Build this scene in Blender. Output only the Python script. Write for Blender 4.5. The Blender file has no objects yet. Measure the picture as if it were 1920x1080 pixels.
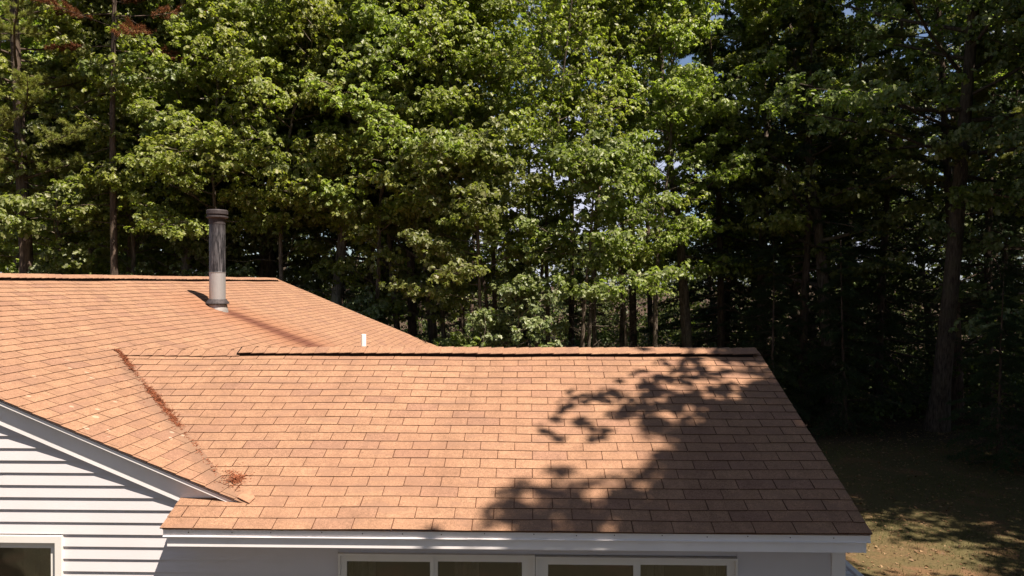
import bpy, math, random
import numpy as np
from mathutils import Vector, Matrix

# ------------------------------------------------------------------ camera, light, exposure
scene = bpy.context.scene
COL = scene.collection
CH = 4.62                                   # camera height above the lawn
cam_d = bpy.data.cameras.new("camera")
cam = bpy.data.objects.new("camera", cam_d); COL.objects.link(cam)
cam_d.sensor_width = 36.0
cam_d.lens = 1341.0 / 1920.0 * 36.0
cam_d.clip_start = 0.1; cam_d.clip_end = 2000
cam.location = (0, 0, CH)
cam.rotation_euler = (math.radians(90 - 0.47), 0, math.radians(1.44))
scene.camera = cam

SUN = Vector((0.60, -0.507, 1.45)).normalized()        # towards the sun
elev = math.asin(SUN.z); azim = math.atan2(SUN.x, SUN.y)
world = bpy.data.worlds.new("World"); scene.world = world
world.use_nodes = True
wn = world.node_tree.nodes; wl = world.node_tree.links
wn.clear()
sky = wn.new("ShaderNodeTexSky"); sky.sky_type = 'NISHITA'; sky.sun_disc = False
sky.sun_elevation = elev; sky.sun_rotation = azim
sky.air_density = 0.75; sky.dust_density = 0.8; sky.ozone_density = 1.0
bg = wn.new("ShaderNodeBackground"); bg.inputs[1].default_value = 0.05
wo = wn.new("ShaderNodeOutputWorld")
# cumulus haze low over the horizon, seen only through gaps in the wood
w_tc = wn.new("ShaderNodeTexCoord"); w_sep = wn.new("ShaderNodeSeparateXYZ"); wl.new(w_tc.outputs['Generated'], w_sep.inputs[0])
w_no = wn.new("ShaderNodeTexNoise"); w_no.inputs['Scale'].default_value = 5.0; w_no.inputs['Detail'].default_value = 6; wl.new(w_tc.outputs['Generated'], w_no.inputs['Vector'])
w_r = wn.new("ShaderNodeMapRange"); w_r.interpolation_type = 'SMOOTHSTEP'; wl.new(w_no.outputs[0], w_r.inputs[0])
w_r.inputs[1].default_value = 0.40; w_r.inputs[2].default_value = 0.60
w_e = wn.new("ShaderNodeMapRange"); wl.new(w_sep.outputs[2], w_e.inputs[0]); w_e.inputs[1].default_value = 0.10; w_e.inputs[2].default_value = 0.55
w_e.inputs[3].default_value = 1.0; w_e.inputs[4].default_value = 0.0
w_m = wn.new("ShaderNodeMath"); w_m.operation = 'MULTIPLY'; wl.new(w_r.outputs[0], w_m.inputs[0]); wl.new(w_e.outputs[0], w_m.inputs[1])
w_mx = wn.new("ShaderNodeMix"); w_mx.data_type = 'RGBA'; wl.new(w_m.outputs[0], w_mx.inputs[0]); wl.new(sky.outputs[0], w_mx.inputs[6])
w_mx.inputs[7].default_value = (6.0, 6.1, 7.4, 1)
wl.new(w_mx.outputs[2], bg.inputs[0]); wl.new(bg.outputs[0], wo.inputs[0])

sl = bpy.data.lights.new("sun", 'SUN'); sl.energy = 5.0; sl.angle = math.radians(0.53)
sl.color = (1.0, 0.90, 0.77)
so = bpy.data.objects.new("sun", sl); COL.objects.link(so)
so.rotation_euler = (-SUN).to_track_quat('-Z', 'Y').to_euler()

scene.view_settings.view_transform = 'Standard'
scene.view_settings.look = 'None'
scene.view_settings.exposure = 1.35
scene.view_settings.gamma = 1.0
scene.cycles.max_bounces = 6
scene.cycles.diffuse_bounces = 3
scene.cycles.glossy_bounces = 3
scene.cycles.transmission_bounces = 4
scene.cycles.use_denoising = True

A = 5.0 / 12.0                              # roof pitch
HYP = math.sqrt(1 + A * A)

# ------------------------------------------------------------------ helpers
def tag(o, label=None, cat=None, group=None, kind=None):
    if label: o["label"] = label
    if cat: o["category"] = cat
    if group: o["group"] = group
    if kind: o["kind"] = kind
    return o

def empty(name, loc=(0, 0, 0)):
    o = bpy.data.objects.new(name, None); o.location = loc
    o.empty_display_size = 0.3
    COL.objects.link(o); return o

def link(name, me, parent=None, loc=None):
    o = bpy.data.objects.new(name, me); COL.objects.link(o)
    if parent is not None: o.parent = parent
    if loc is not None: o.location = loc
    return o

class MB:
    def __init__(s): s.v = []; s.f = []; s.m = []; s.smooth = []
    def face(s, pts, m=0, sm=False):
        b = len(s.v); s.v.extend([tuple(p) for p in pts]); s.f.append(list(range(b, b + len(pts)))); s.m.append(m); s.smooth.append(sm)
    def faces(s, verts, faces, m=0, sm=False):
        b = len(s.v); s.v.extend([tuple(p) for p in verts])
        for f in faces: s.f.append([b + i for i in f]); s.m.append(m); s.smooth.append(sm)
    def box(s, x0, x1, y0, y1, z0, z1, m=0):
        v = [(x0, y0, z0), (x1, y0, z0), (x1, y1, z0), (x0, y1, z0), (x0, y0, z1), (x1, y0, z1), (x1, y1, z1), (x0, y1, z1)]
        s.faces(v, [(0, 3, 2, 1), (4, 5, 6, 7), (0, 1, 5, 4), (1, 2, 6, 5), (2, 3, 7, 6), (3, 0, 4, 7)], m)
    def prism(s, poly, off, m=0):
        """extrude a planar polygon by a vector"""
        n = len(poly); off = np.array(off, float); p = [np.array(q, float) for q in poly]
        v = p + [q + off for q in p]
        s.faces(v, [tuple(range(n))[::-1], tuple(range(n, 2 * n))] + [(i, (i + 1) % n, n + (i + 1) % n, n + i) for i in range(n)], m)
    def tube(s, pts, rad, n=8, m=0, cap=True):
        pts = [Vector(p) for p in pts]; rings = []
        b = len(s.v)
        for i, p in enumerate(pts):
            d = (pts[min(i + 1, len(pts) - 1)] - pts[max(i - 1, 0)]).normalized()
            a = d.cross(Vector((0, 0, 1)) if abs(d.z) < 0.9 else Vector((1, 0, 0))).normalized(); c = d.cross(a)
            for k in range(n):
                t = 2 * math.pi * k / n
                q = p + (a * math.cos(t) + c * math.sin(t)) * rad[i]
                s.v.append(tuple(q))
        for i in range(len(pts) - 1):
            for k in range(n):
                s.f.append([b + i * n + k, b + i * n + (k + 1) % n, b + (i + 1) * n + (k + 1) % n, b + (i + 1) * n + k]); s.m.append(m); s.smooth.append(True)
        if cap:
            s.f.append([b + k for k in range(n)][::-1]); s.m.append(m); s.smooth.append(False)
            s.f.append([b + (len(pts) - 1) * n + k for k in range(n)]); s.m.append(m); s.smooth.append(False)
    def mesh(s, name, mats):
        me = bpy.data.meshes.new(name); me.from_pydata(s.v, [], s.f)
        for m in (mats if isinstance(mats, (list, tuple)) else [mats]): me.materials.append(m)
        me.polygons.foreach_set("material_index", s.m)
        me.polygons.foreach_set("use_smooth", s.smooth)
        me.update(); return me
    def build(s, name, mats, parent=None):
        return link(name, s.mesh(name, mats), parent)

# ------------------------------------------------------------------ materials
def newmat(name):
    m = bpy.data.materials.new(name); m.use_nodes = True
    nt = m.node_tree; nt.nodes.clear()
    out = nt.nodes.new("ShaderNodeOutputMaterial")
    return m, nt, out

class NT:
    def __init__(s, nt): s.nt = nt
    def n(s, t, **kw):
        nd = s.nt.nodes.new(t)
        for k, v in kw.items(): setattr(nd, k, v)
        return nd
    def l(s, a, b): s.nt.links.new(a, b)
    def val(s, sock, v):
        if isinstance(v, bpy.types.NodeSocket): s.l(v, sock)
        else: sock.default_value = v
    def math(s, op, a, b=None, clamp=False):
        nd = s.n("ShaderNodeMath", operation=op, use_clamp=clamp); s.val(nd.inputs[0], a)
        if b is not None: s.val(nd.inputs[1], b)
        return nd.outputs[0]
    def mix(s, f, a, b, mode='MIX'):
        nd = s.n("ShaderNodeMix", data_type='RGBA', blend_type=mode)
        s.val(nd.inputs[0], f); s.val(nd.inputs[6], a); s.val(nd.inputs[7], b); return nd.outputs[2]
    def noise(s, vec, scale, detail=4, rough=0.55):
        nd = s.n("ShaderNodeTexNoise"); nd.inputs['Scale'].default_value = scale
        nd.inputs['Detail'].default_value = detail; nd.inputs['Roughness'].default_value = rough
        if vec is not None: s.l(vec, nd.inputs['Vector'])
        return nd.outputs[0]
    def ramp(s, f, stops):
        nd = s.n("ShaderNodeValToRGB"); s.l(f, nd.inputs[0])
        e = nd.color_ramp.elements
        while len(e) < len(stops): e.new(0.5)
        for i, (p, c) in enumerate(stops):
            e[i].position = p; e[i].color = (c, c, c, 1) if isinstance(c, (int, float)) else (*c, 1)
        return nd.outputs[0]
    def maprange(s, v, a, b, c=0.0, d=1.0, smooth=True):
        nd = s.n("ShaderNodeMapRange"); nd.interpolation_type = 'SMOOTHSTEP' if smooth else 'LINEAR'
        s.val(nd.inputs[0], v)
        for i, x in enumerate((a, b, c, d)): nd.inputs[i + 1].default_value = x
        return nd.outputs[0]
    def bump(s, h, strength, dist):
        nd = s.n("ShaderNodeBump"); nd.inputs['Strength'].default_value = strength; nd.inputs['Distance'].default_value = dist
        s.l(h, nd.inputs['Height']); return nd.outputs[0]
    def principled(s, out, color, rough, normal=None, metallic=0.0, spec=0.5):
        nd = s.n("ShaderNodeBsdfPrincipled"); s.val(nd.inputs['Base Color'], color if isinstance(color, bpy.types.NodeSocket) else (*color, 1))
        s.val(nd.inputs['Roughness'], rough); s.val(nd.inputs['Metallic'], metallic); s.val(nd.inputs['Specular IOR Level'], spec)
        if normal is not None: s.l(normal, nd.inputs['Normal'])
        if out is not None: s.l(nd.outputs[0], out.inputs[0])
        return nd

def c4(*c): return (*c, 1.0)

def mat_shingle(name, main=False):
    m, nt, out = newmat(name); N = NT(nt)
    geo = N.n("ShaderNodeNewGeometry"); tc = N.n("ShaderNodeTexCoord"); P = tc.outputs['Object']
    rnd = geo.outputs['Random Per Island']
    base = N.ramp(rnd, [(0.0, (0.242, 0.132, 0.082)), (0.35, (0.258, 0.143, 0.088)), (0.70, (0.270, 0.152, 0.093)), (0.86, (0.244, 0.134, 0.085)), (1.0, (0.220, 0.120, 0.080))])
    col = base
    # granule mottling
    g = N.noise(P, 120, 4, 0.8)
    gs = N.ramp(g, [(0.34, 0.55), (0.5, 1.0), (0.66, 1.42)])
    col = N.mix(1.0, col, gs, 'MULTIPLY')
    g2 = N.noise(P, 38, 3, 0.7)
    col = N.mix(1.0, col, N.ramp(g2, [(0.3, 0.84), (0.7, 1.16)]), 'MULTIPLY')
    b = N.noise(P, 5.5, 5, 0.65)
    col = N.mix(1.0, col, N.ramp(b, [(0.3, 0.84), (0.55, 1.0), (0.75, 1.10)]), 'MULTIPLY')
    sk = N.n("ShaderNodeMapping"); sk.inputs['Scale'].default_value = (3.0, .22, .22) if not main else (.22, 3.0, .22); N.l(P, sk.inputs[0])
    col = N.mix(1.0, col, N.ramp(N.noise(sk.outputs[0], 1.0, 5, .7), [(0.3, 0.86), (0.5, 1.0), (0.72, 1.06)]), 'MULTIPLY')
    bu = N.n("ShaderNodeMapping"); bu.inputs['Scale'].default_value = (3.2, 9, 9) if not main else (9, 3.2, 9); N.l(P, bu.inputs[0])
    bl = N.noise(bu.outputs[0], 1.0, 3, 0.5)
    col = N.mix(N.maprange(bl, 0.52, 0.66, 0.0, 0.55), col, c4(0.200, 0.113, 0.076))
    b2 = N.noise(P, 0.9, 4, 0.6)
    col = N.mix(N.maprange(b2, 0.42, 0.72, 0.0, 0.35), col, c4(0.215, 0.110, 0.070))
    if main:
        sep = N.n("ShaderNodeSeparateXYZ"); N.l(P, sep.inputs[0]); X, Y, Z = sep.outputs
        wob = N.noise(P, 1.6, 4, 0.6)
        wobs = N.math('SUBTRACT', wob, 0.5)
        # rust streak washing down the slope from the flue
        cy = N.math('ADD', N.math('MULTIPLY', wobs, 0.34), N.math('MULTIPLY', N.math('ADD', X, 5.41), 0.10))
        dy = N.math('ABSOLUTE', N.math('SUBTRACT', N.math('SUBTRACT', Y, 12.40), cy))
        down = N.maprange(X, -5.55, -5.2, 0, 1); end = N.maprange(X, -3.9, -2.6, 1, 0.35)
        core = N.math('MULTIPLY', N.math('MULTIPLY', N.maprange(dy, 0.02, 0.52, 1, 0), down), end)
        halo = N.math('MULTIPLY', N.maprange(dy, 0.1, 1.6, 1, 0), N.maprange(X, -6.4, -5.5, 0, 1))
        halo = N.math('MULTIPLY', halo, N.maprange(X, -4.2, -2.6, 1, 0.2))
        col = N.mix(N.math('MULTIPLY', halo, 0.6), col, c4(0.225, 0.095, 0.050))
        col = N.mix(N.math('MULTIPLY', core, 0.9), col, c4(0.095, 0.034, 0.022))
        # darker, greyer band along the valley
        vd = N.math('ABSOLUTE', N.math('ADD', N.math('ADD', X, Y), N.math('ADD', -3.30, N.math('MULTIPLY', wobs, 0.25))))
        inval = N.math('MULTIPLY', N.maprange(vd, 0.02, 0.30, 1, 0), N.maprange(Y, 8.0, 7.6, 0, 1))
        col = N.mix(N.math('MULTIPLY', inval, 0.55), col, c4(0.150, 0.090, 0.062))
        # lichen spots low on the front of the slope
        vo = N.n("ShaderNodeTexVoronoi"); vo.inputs['Scale'].default_value = 6.0; vo.inputs['Randomness'].default_value = 1.0
        N.l(P, vo.inputs['Vector'])
        wn_ = N.noise(P, 60, 2)
        d = N.math('ADD', vo.outputs['Distance'], N.math('MULTIPLY', N.math('SUBTRACT', wn_, 0.5), 0.12))
        sz = N.maprange(N.noise(P, 2.1, 2), 0.38, 0.70, -0.02, 0.19)
        spot = N.math('LESS_THAN', d, sz)
        reg = N.math('MULTIPLY', N.maprange(Y, 7.6, 6.6, 0, 1), 0.32)
        col = N.mix(N.math('MULTIPLY', spot, reg), col, c4(0.60, 0.45, 0.34))
    bn = N.bump(g, 0.5, 0.002)
    N.principled(out, col, 0.92, bn, spec=0.2)
    return m

def mat_plain(name, col, rough=0.6, var=0.08, scale=3.0, metallic=0.0, spec=0.4, bump=0.0, bscale=40):
    m, nt, out = newmat(name); N = NT(nt); tc = N.n("ShaderNodeTexCoord"); P = tc.outputs['Object']
    n = N.noise(P, scale, 5, 0.6)
    c = N.mix(1.0, c4(*col), N.ramp(n, [(0.3, 1 - var), (0.7, 1 + var)]), 'MULTIPLY')
    nb = N.bump(N.noise(P, bscale, 4), bump, 0.01) if bump else None
    N.principled(out, c, rough, nb, metallic, spec); return m

def mat_leaf(name, cols, trans=0.35, rough=0.42, spec=0.5, tcol=None):
    m, nt, out = newmat(name); N = NT(nt)
    geo = N.n("ShaderNodeNewGeometry"); oi = N.n("ShaderNodeObjectInfo")
    n = len(cols)
    col = N.ramp(geo.outputs['Random Per Island'], [(i / (n - 1), c) for i, c in enumerate(cols)])
    tc = N.n("ShaderNodeTexCoord")
    big = N.noise(tc.outputs['Object'], 0.55, 3)
    col = N.mix(1.0, col, N.ramp(big, [(0.35, 0.80), (0.65, 1.18)]), 'MULTIPLY')
    hs = N.n("ShaderNodeHueSaturation")
    N.l(N.math('ADD', N.math('MULTIPLY', N.math('SUBTRACT', oi.outputs['Random'], 0.5), 0.035), 0.5), hs.inputs['Hue'])
    N.l(N.math('ADD', N.math('MULTIPLY', oi.outputs['Random'], 0.3), 0.85), hs.inputs['Value']); N.l(col, hs.inputs['Color'])
    col = hs.outputs[0]
    p = N.principled(None, col, rough, None, 0.0, spec)
    tr = N.n("ShaderNodeBsdfTranslucent")
    N.l(N.mix(1.0, col, c4(*(tcol or (1.25, 1.45, 0.5))), 'MULTIPLY'), tr.inputs[0])
    mx = N.n("ShaderNodeMixShader"); mx.inputs[0].default_value = trans
    N.l(p.outputs[0], mx.inputs[1]); N.l(tr.outputs[0], mx.inputs[2]); N.l(mx.outputs[0], out.inputs[0])
    return m

def mat_bark(name, a, b, scale=1.0):
    m, nt, out = newmat(name); N = NT(nt); tc = N.n("ShaderNodeTexCoord")
    mp = N.n("ShaderNodeMapping"); mp.inputs['Scale'].default_value = (1, 1, 0.16); N.l(tc.outputs['Object'], mp.inputs[0])
    n = N.noise(mp.outputs[0], 22 * scale, 6, 0.7)
    col = N.mix(N.ramp(n, [(0.38, 0.0), (0.62, 1.0)]), c4(*a), c4(*b))
    n2 = N.noise(tc.outputs['Object'], 1.3, 4)
    col = N.mix(N.maprange(n2, 0.5, 0.7, 0, 0.4), col, c4(b[0] * 0.9, b[1] * 1.05, b[2] * 0.8))
    N.principled(out, col, 0.9, N.bump(n, 0.9, 0.04), spec=0.2); return m

SH_WING = mat_shingle("wing_shingle"); SH_MAIN = mat_shingle("main_shingle", True)
M_BUTT = mat_plain("shingle_edge", (0.085, 0.042, 0.026), 0.95, 0.3, 30, spec=0.1)
M_UNDER = mat_plain("shingle_slot", (0.105, 0.050, 0.030), 0.95, 0.2, 20, spec=0.1)
M_VENTGAP = mat_plain("vent_mesh", (0.012, 0.008, 0.007), 0.9, 0.2, 30, spec=0.1)
M_SIDE = mat_plain("vinyl_siding", (0.57, 0.53, 0.545), 0.5, 0.06, 1.1, bump=0.05, bscale=120)
M_TRIM = mat_plain("trim_paint", (0.77, 0.725, 0.73), 0.45, 0.06, 2.0)
M_FRAME = mat_plain("window_vinyl", (0.70, 0.66, 0.63), 0.4, 0.04, 3.0)
M_DARK = mat_plain("room_dark", (0.02, 0.018, 0.016), 0.9)
M_CURT = mat_plain("curtain_cloth", (0.30, 0.24, 0.19), 0.9, 0.25, 9)
M_PVC = mat_plain("pvc", (0.85, 0.84, 0.82), 0.35, 0.03, 5)
M_OAK = mat_leaf("oak_leaf", [(0.106, 0.136, 0.033), (0.165, 0.198, 0.051), (0.242, 0.265, 0.082), (0.136, 0.167, 0.041), (0.303, 0.300, 0.158)], 0.50, 0.45, 0.45)
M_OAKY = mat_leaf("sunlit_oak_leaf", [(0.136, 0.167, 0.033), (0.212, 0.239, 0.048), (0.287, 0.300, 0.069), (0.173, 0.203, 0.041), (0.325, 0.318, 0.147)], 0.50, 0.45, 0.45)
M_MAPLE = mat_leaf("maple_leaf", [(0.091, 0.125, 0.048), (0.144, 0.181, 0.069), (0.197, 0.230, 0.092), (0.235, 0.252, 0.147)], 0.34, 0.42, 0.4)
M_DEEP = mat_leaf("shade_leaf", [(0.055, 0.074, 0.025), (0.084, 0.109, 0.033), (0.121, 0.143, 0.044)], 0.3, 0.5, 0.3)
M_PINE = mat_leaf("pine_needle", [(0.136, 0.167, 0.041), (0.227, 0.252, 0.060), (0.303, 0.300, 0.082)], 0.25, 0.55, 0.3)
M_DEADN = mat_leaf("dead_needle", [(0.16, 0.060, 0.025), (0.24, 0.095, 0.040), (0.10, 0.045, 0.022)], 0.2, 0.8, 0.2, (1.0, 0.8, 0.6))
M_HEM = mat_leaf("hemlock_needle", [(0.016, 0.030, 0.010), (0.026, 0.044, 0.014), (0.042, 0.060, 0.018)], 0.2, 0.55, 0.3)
M_BARK = mat_bark("oak_bark", (0.055, 0.042, 0.032), (0.20, 0.155, 0.120))
M_PBARK = mat_bark("pine_bark", (0.040, 0.028, 0.022), (0.135, 0.095, 0.072), 0.7)
M_DBARK = mat_bark("dark_oak_bark", (0.030, 0.023, 0.018), (0.105, 0.082, 0.062))
M_GBARK = mat_bark("grey_bark", (0.10, 0.085, 0.072), (0.30, 0.255, 0.22))
M_TWIG = mat_plain("dead_twig", (0.15, 0.115, 0.09), 0.9, 0.3, 8)

# ------------------------------------------------------------------ roof covering
def clip(poly, reg):
    """clip a 2D polygon by a convex counter-clockwise region"""
    out = poly
    for i in range(len(reg)):
        a = reg[i]; b = reg[(i + 1) % len(reg)]
        ex, ey = b[0] - a[0], b[1] - a[1]
        inp = out; out = []
        if not inp: return []
        for j in range(len(inp)):
            p = inp[j]; q = inp[(j + 1) % len(inp)]
            sp = ex * (p[1] - a[1]) - ey * (p[0] - a[0]); sq = ex * (q[1] - a[1]) - ey * (q[0] - a[0])
            if sp >= -1e-9: out.append(p)
            if (sp > 1e-9 and sq < -1e-9) or (sp < -1e-9 and sq > 1e-9):
                t = sp / (sp - sq); out.append((p[0] + t * (q[0] - p[0]), p[1] + t * (q[1] - p[1])))
    return out

def shingles(name, mat, org, U, V, Nn, regfun, ncourse, u0, u1, shift, seed, parent, expo=0.127, tab=0.3048):
    rs = random.Random(seed); mb = MB()
    O, U, V, Nn = [np.array(q, float) for q in (org, U, V, Nn)]
    sag = lambda u, v: 0.004 * math.sin(u * 1.7 + v * 0.9 + seed) + 0.003 * math.sin(u * 3.9 - v * 2.3)
    P = lambda u, v, h: O + U * u + V * v + Nn * (h + sag(u, v))
    for k in range(ncourse):
        reg = regfun(k)
        if reg is None: continue
        v0 = k * expo; v1 = v0 + expo
        dv = [0.0012 * math.sin(k * 2.1 + q) for q in range(3)]
        off = shift + (0.5 * tab if k % 2 else 0.0) + rs.uniform(-0.008, 0.008)
        # underlay strip: what shows in the slots
        nc = max(1, int((u1 - u0) / 0.4))
        for c_ in range(nc):
            ca = u0 + (u1 - u0) * c_ / nc; cb_ = u0 + (u1 - u0) * (c_ + 1) / nc
            base = clip([(ca, v0), (cb_, v0), (cb_, v1), (ca, v1)], reg)
            if len(base) >= 3: mb.face([P(u, v, -0.0008) for u, v in base], 2)
        i0 = int(math.floor((u0 - off) / tab)) - 1; i1 = int(math.ceil((u1 - off) / tab)) + 1
        for i in range(i0, i1):
            a = off + i * tab + 0.0038 + rs.uniform(-0.001, 0.001); b = off + (i + 1) * tab - 0.0038 + rs.uniform(-0.001, 0.001)
            lo = v0 + rs.uniform(-0.0025, 0.0025) + 0.0015 * math.sin(i * 0.35 + k * 1.3)
            q = clip([(a, lo), (b, lo), (b, v1 + 0.004), (a, v1 + 0.004)], reg)
            if len(q) < 3: continue
            lift = rs.uniform(0.0055, 0.0080)
            H = lambda v: 0.002 + lift * max(0.0, 1 - (v - lo) / expo)
            top = [P(u, v, H(v)) for u, v in q]
            n = len(top); bvi = len(mb.v)
            mb.v.extend([tuple(t) for t in top]); mb.f.append(list(range(bvi, bvi + n))); mb.m.append(0); mb.smooth.append(False)
            for j in range(n):
                p0, p1 = q[j], q[(j + 1) % n]
                if p0[1] > v1 - 0.001 and p1[1] > v1 - 0.001: continue
                mb.face([P(p0[0], p0[1], -0.001), P(p1[0], p1[1], -0.001), P(p1[0], p1[1], H(p1[1])), P(p0[0], p0[1], H(p0[1]))], 1)
    return mb.build(name, [mat, M_BUTT, M_UNDER], parent)

house = empty("house", (-3.0, 5.75, 0))
HO = Vector((3.0, -5.75, 0))
def hp(o):                                   # keep world coordinates while parented to the house empty
    o.location = HO; return o
tag(house, "low white vinyl sided house with orange brown shingle roofs and a metal flue", "house")

ZE = CH - 1.885                              # wing eave height
WY0, WY1, WZR = 5.385, 8.05, CH - 1.885 + A * (8.05 - 5.385)
MXR = -6.72; MZR = CH - 2.7285 - A * MXR     # main ridge
MXE = -2.02; MZE = CH - 2.7285 - A * MXE
MY0, MY1 = 5.655, 18.9
WXR = 2.555
vv = (WY1 - WY0) * HYP
nW = 23
def wing_reg(k):
    if k < 3: return [(-2.83, 0 - .01), (WXR, -.01), (WXR, vv), (-2.83, vv)]
    return [(-2.6, -.01), (WXR, -.01), (WXR, vv), (-5.0, vv)]
V_w = np.array((0, 1, A)) / HYP; N_w = np.array((0, -A, 1)) / HYP
hp(shingles("wing_roof", SH_WING, (0, WY0, ZE), (1, 0, 0), V_w, N_w, wing_reg, nW, -5.0, WXR, 0.02 + 0.1524, 3, house))
V_m = np.array((-1, 0, A)) / HYP; N_m = np.array((A, 0, 1)) / HYP
vm = (MXE - MXR) * HYP
hp(shingles("main_roof", SH_MAIN, (MXE, 0, MZE), (0, 1, 0), V_m, N_m, lambda k: [(MY1, 0), (MY1, vm), (MY0, vm), (MY0, 0)][::1], int(vm / 0.127) + 1, MY0, MY1, 0.05, 8, house))
# slopes turned away from the camera and the deck under the shingles
mb = MB()
def slab(mb, pts, t=0.02, m=0):
    a, b, c = [Vector(p) for p in pts[:3]]; n = (b - a).cross(c - a).normalized()
    if n.z < 0: n = -n
    mb.prism([tuple(Vector(p) - n * t) for p in pts], tuple(n * (t - 0.014)), m)
slab(mb, [(-2.82, WY0 + .012, ZE + .012 * A), (WXR - .012, WY0 + .012, ZE + .012 * A), (WXR - .012, WY1, WZR), (-2.82, WY1, WZR)])
slab(mb, [(WXR, WY1, WZR), (WXR, 2 * WY1 - WY0, ZE), (-4.0, 2 * WY1 - WY0, ZE), (-4.9, WY1, WZR)])
slab(mb, [(MXE, MY0 + .012, MZE), (MXE, MY1 - .01, MZE), (MXR, MY1 - .01, MZR), (MXR, MY0 + .012, MZR)])
slab(mb, [(MXR, MY0, MZR), (MXR, MY1, MZR), (MXR - 4.7, MY1, MZE), (MXR - 4.7, MY0, MZE)])
hp(mb.build("roof_deck", SH_WING, house))

def ridge_cap(name, p0, p1, side, vented, seed, mat, over=0.012, wdt=0.150):
    """overlapping cap shingles bent over a ridge from p0 to p1; vented = (from, to) metres along with a raised vent"""
    rs = random.Random(seed); mb = MB(); ve = MB()
    p0 = np.array(p0, float); p1 = np.array(p1, float); L = np.linalg.norm(p1 - p0); D = (p1 - p0) / L
    S = np.array(side, float); n = int(L / 0.14); st = L / n
    dn = lambda w: np.array((0, 0, -A * w))
    for i in range(n):
        t0 = i * st; t1 = t0 + st + 0.012
        if vented is None: up = 0.010
        else: up = 0.047 if vented[0] <= t0 <= vented[1] else 0.012
        if vented is not None and not (vented[0] <= t0 <= vented[1]) and t0 > vented[1]: continue
        wob = 0.002 * math.sin(t0 * 2.1 + seed) + 0.002 * math.sin(t0 * 5.3) + rs.uniform(-.0012, .0012)
        ww = wdt + rs.uniform(-.003, .003)
        h0 = up + wob; h1 = up + wob + 0.007
        rows = []
        for t, h in ((t0, h0), (t1, h1)):
            c = p0 + D * t
            pts = []
            for w in (-ww, -0.035, 0.035, ww):
                pts.append(c + S * w + dn(abs(w)) + np.array((0, 0, h + (0.004 if abs(w) < .05 else 0))))
            rows.append(pts)
        th = np.array((0, 0, -0.006))
        a, b = rows
        v = a + b + [q + th for q in a] + [q + th for q in b]
        f = []
        for j in range(3): f += [(j, j + 1, 5 + j, 4 + j)]
        mb.faces(v, f, 0)
        bb = len(mb.v)
        mb.faces(v, [(8, 0, 4, 12), (3, 11, 15, 7), (4, 5, 13, 12), (5, 6, 14, 13), (6, 7, 15, 14), (0, 8, 9, 1), (1, 9, 10, 2), (2, 10, 11, 3)], 1)
    o = hp(mb.build(name, [mat, M_BUTT], house))
    if vented is not None:
        m = int((vented[1] - vented[0]) / 0.35)
        for i in range(m):
            t0 = vented[0] + 0.10 + i * (vented[1] - vented[0] - .10) / m; t1 = vented[0] + .10 + (i + 1) * (vented[1] - vented[0] - .10) / m
            a = p0 + D * t0; b = p0 + D * t1; w = wdt - over
            for s in (-1, 1):
                q = [a + np.array((0, 0, .0)), b + np.array((0, 0, .0)), b + S * s * w + dn(w), a + S * s * w + dn(w)]
                ve.prism([x + np.array((0, 0, 0.009)) for x in q], (0, 0, 0.029))
        vo = link("ridge_vent", ve.mesh("ridge_vent", M_VENTGAP), o)
    return o

ridge_cap("ridge_cap", (-4.80, WY1, WZR), (2.50, WY1, WZR), (0, -1, 0), (1.42, 7.25), 1, SH_WING)
ridge_cap("ridge_cap", (MXR, MY0, MZR), (MXR, MY1 - 0.0, MZR), (1, 0, 0), (0.3, 12.9), 2, SH_MAIN)

# ------------------------------------------------------------------ fascia, rake boards, walls
WALLY = 5.75
mb = MB()
mb.box(-2.815, WXR - .005, 5.405, 5.425, ZE - .066, ZE - .006)
mb.box(-2.815, WXR - .005, 5.396, 5.405, ZE - .067, ZE - .062)
hp(mb.build("drip_edge", M_TRIM, house))
mb = MB()
mb.box(-2.79, WXR - .03, 5.417, 5.440, ZE - .147, ZE - .068)
mb.box(-2.79, WXR - .03, 5.440, WALLY - .012, ZE - .147, ZE - .139)
mb.box(-2.79, -2.775, 5.440, WALLY - .012, ZE - .139, ZE - .03)
mb.box(WXR - .045, WXR - .03, 5.440, WALLY - .012, ZE - .139, ZE - .03)
hp(mb.build("eave_fascia", M_TRIM, house))
rs = random.Random(4)
for i in range(16):
    x = -2.6 + i * .325 + rs.uniform(-.04, .04); z = ZE - .032 + rs.uniform(-.006, .006)
    mb = MB(); mb.box(x, x + .007, 5.4025, 5.4045, z, z + .007); hp(mb.build("nail_head", M_BUTT, house))
# main front rake (parallel to the picture): outer trim, recessed board
def rake(mb, y0, y1, top, bot, xa, xb, m=0):
    z = lambda x: MZE + A * (MXE - x)
    zz = lambda x: z(x) if x > MXR else z(2 * MXR - x)
    pts = [(xa, y0, zz(xa) - top), (xb, y0, zz(xb) - top), (xb, y0, zz(xb) - bot), (xa, y0, zz(xa) - bot)]
    mb.prism(pts, (0, y1 - y0, 0), m)
mb = MB()
for xa, xb in ((MXR, -2.345), (2 * MXR - MXE, MXR)):
    rake(mb, 5.668, 5.690, .012, .052, xa, xb)
hp(mb.build("rake_trim", M_TRIM, house))
mb = MB()
for xa, xb in ((MXR, -2.50), (2 * MXR - MXE, MXR)):
    rake(mb, 5.713, 5.730, .020, .235, xa, xb)
hp(mb.build("rake_fascia", M_TRIM, house))
mb = MB()
for xa, xb in ((MXR, MXE), (2 * MXR - MXE, MXR)):
    rake(mb, MY1 - .03, MY1 - .005, .004, .2, xa, xb)
hp(mb.build("far_rake", M_TRIM, house))

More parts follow.
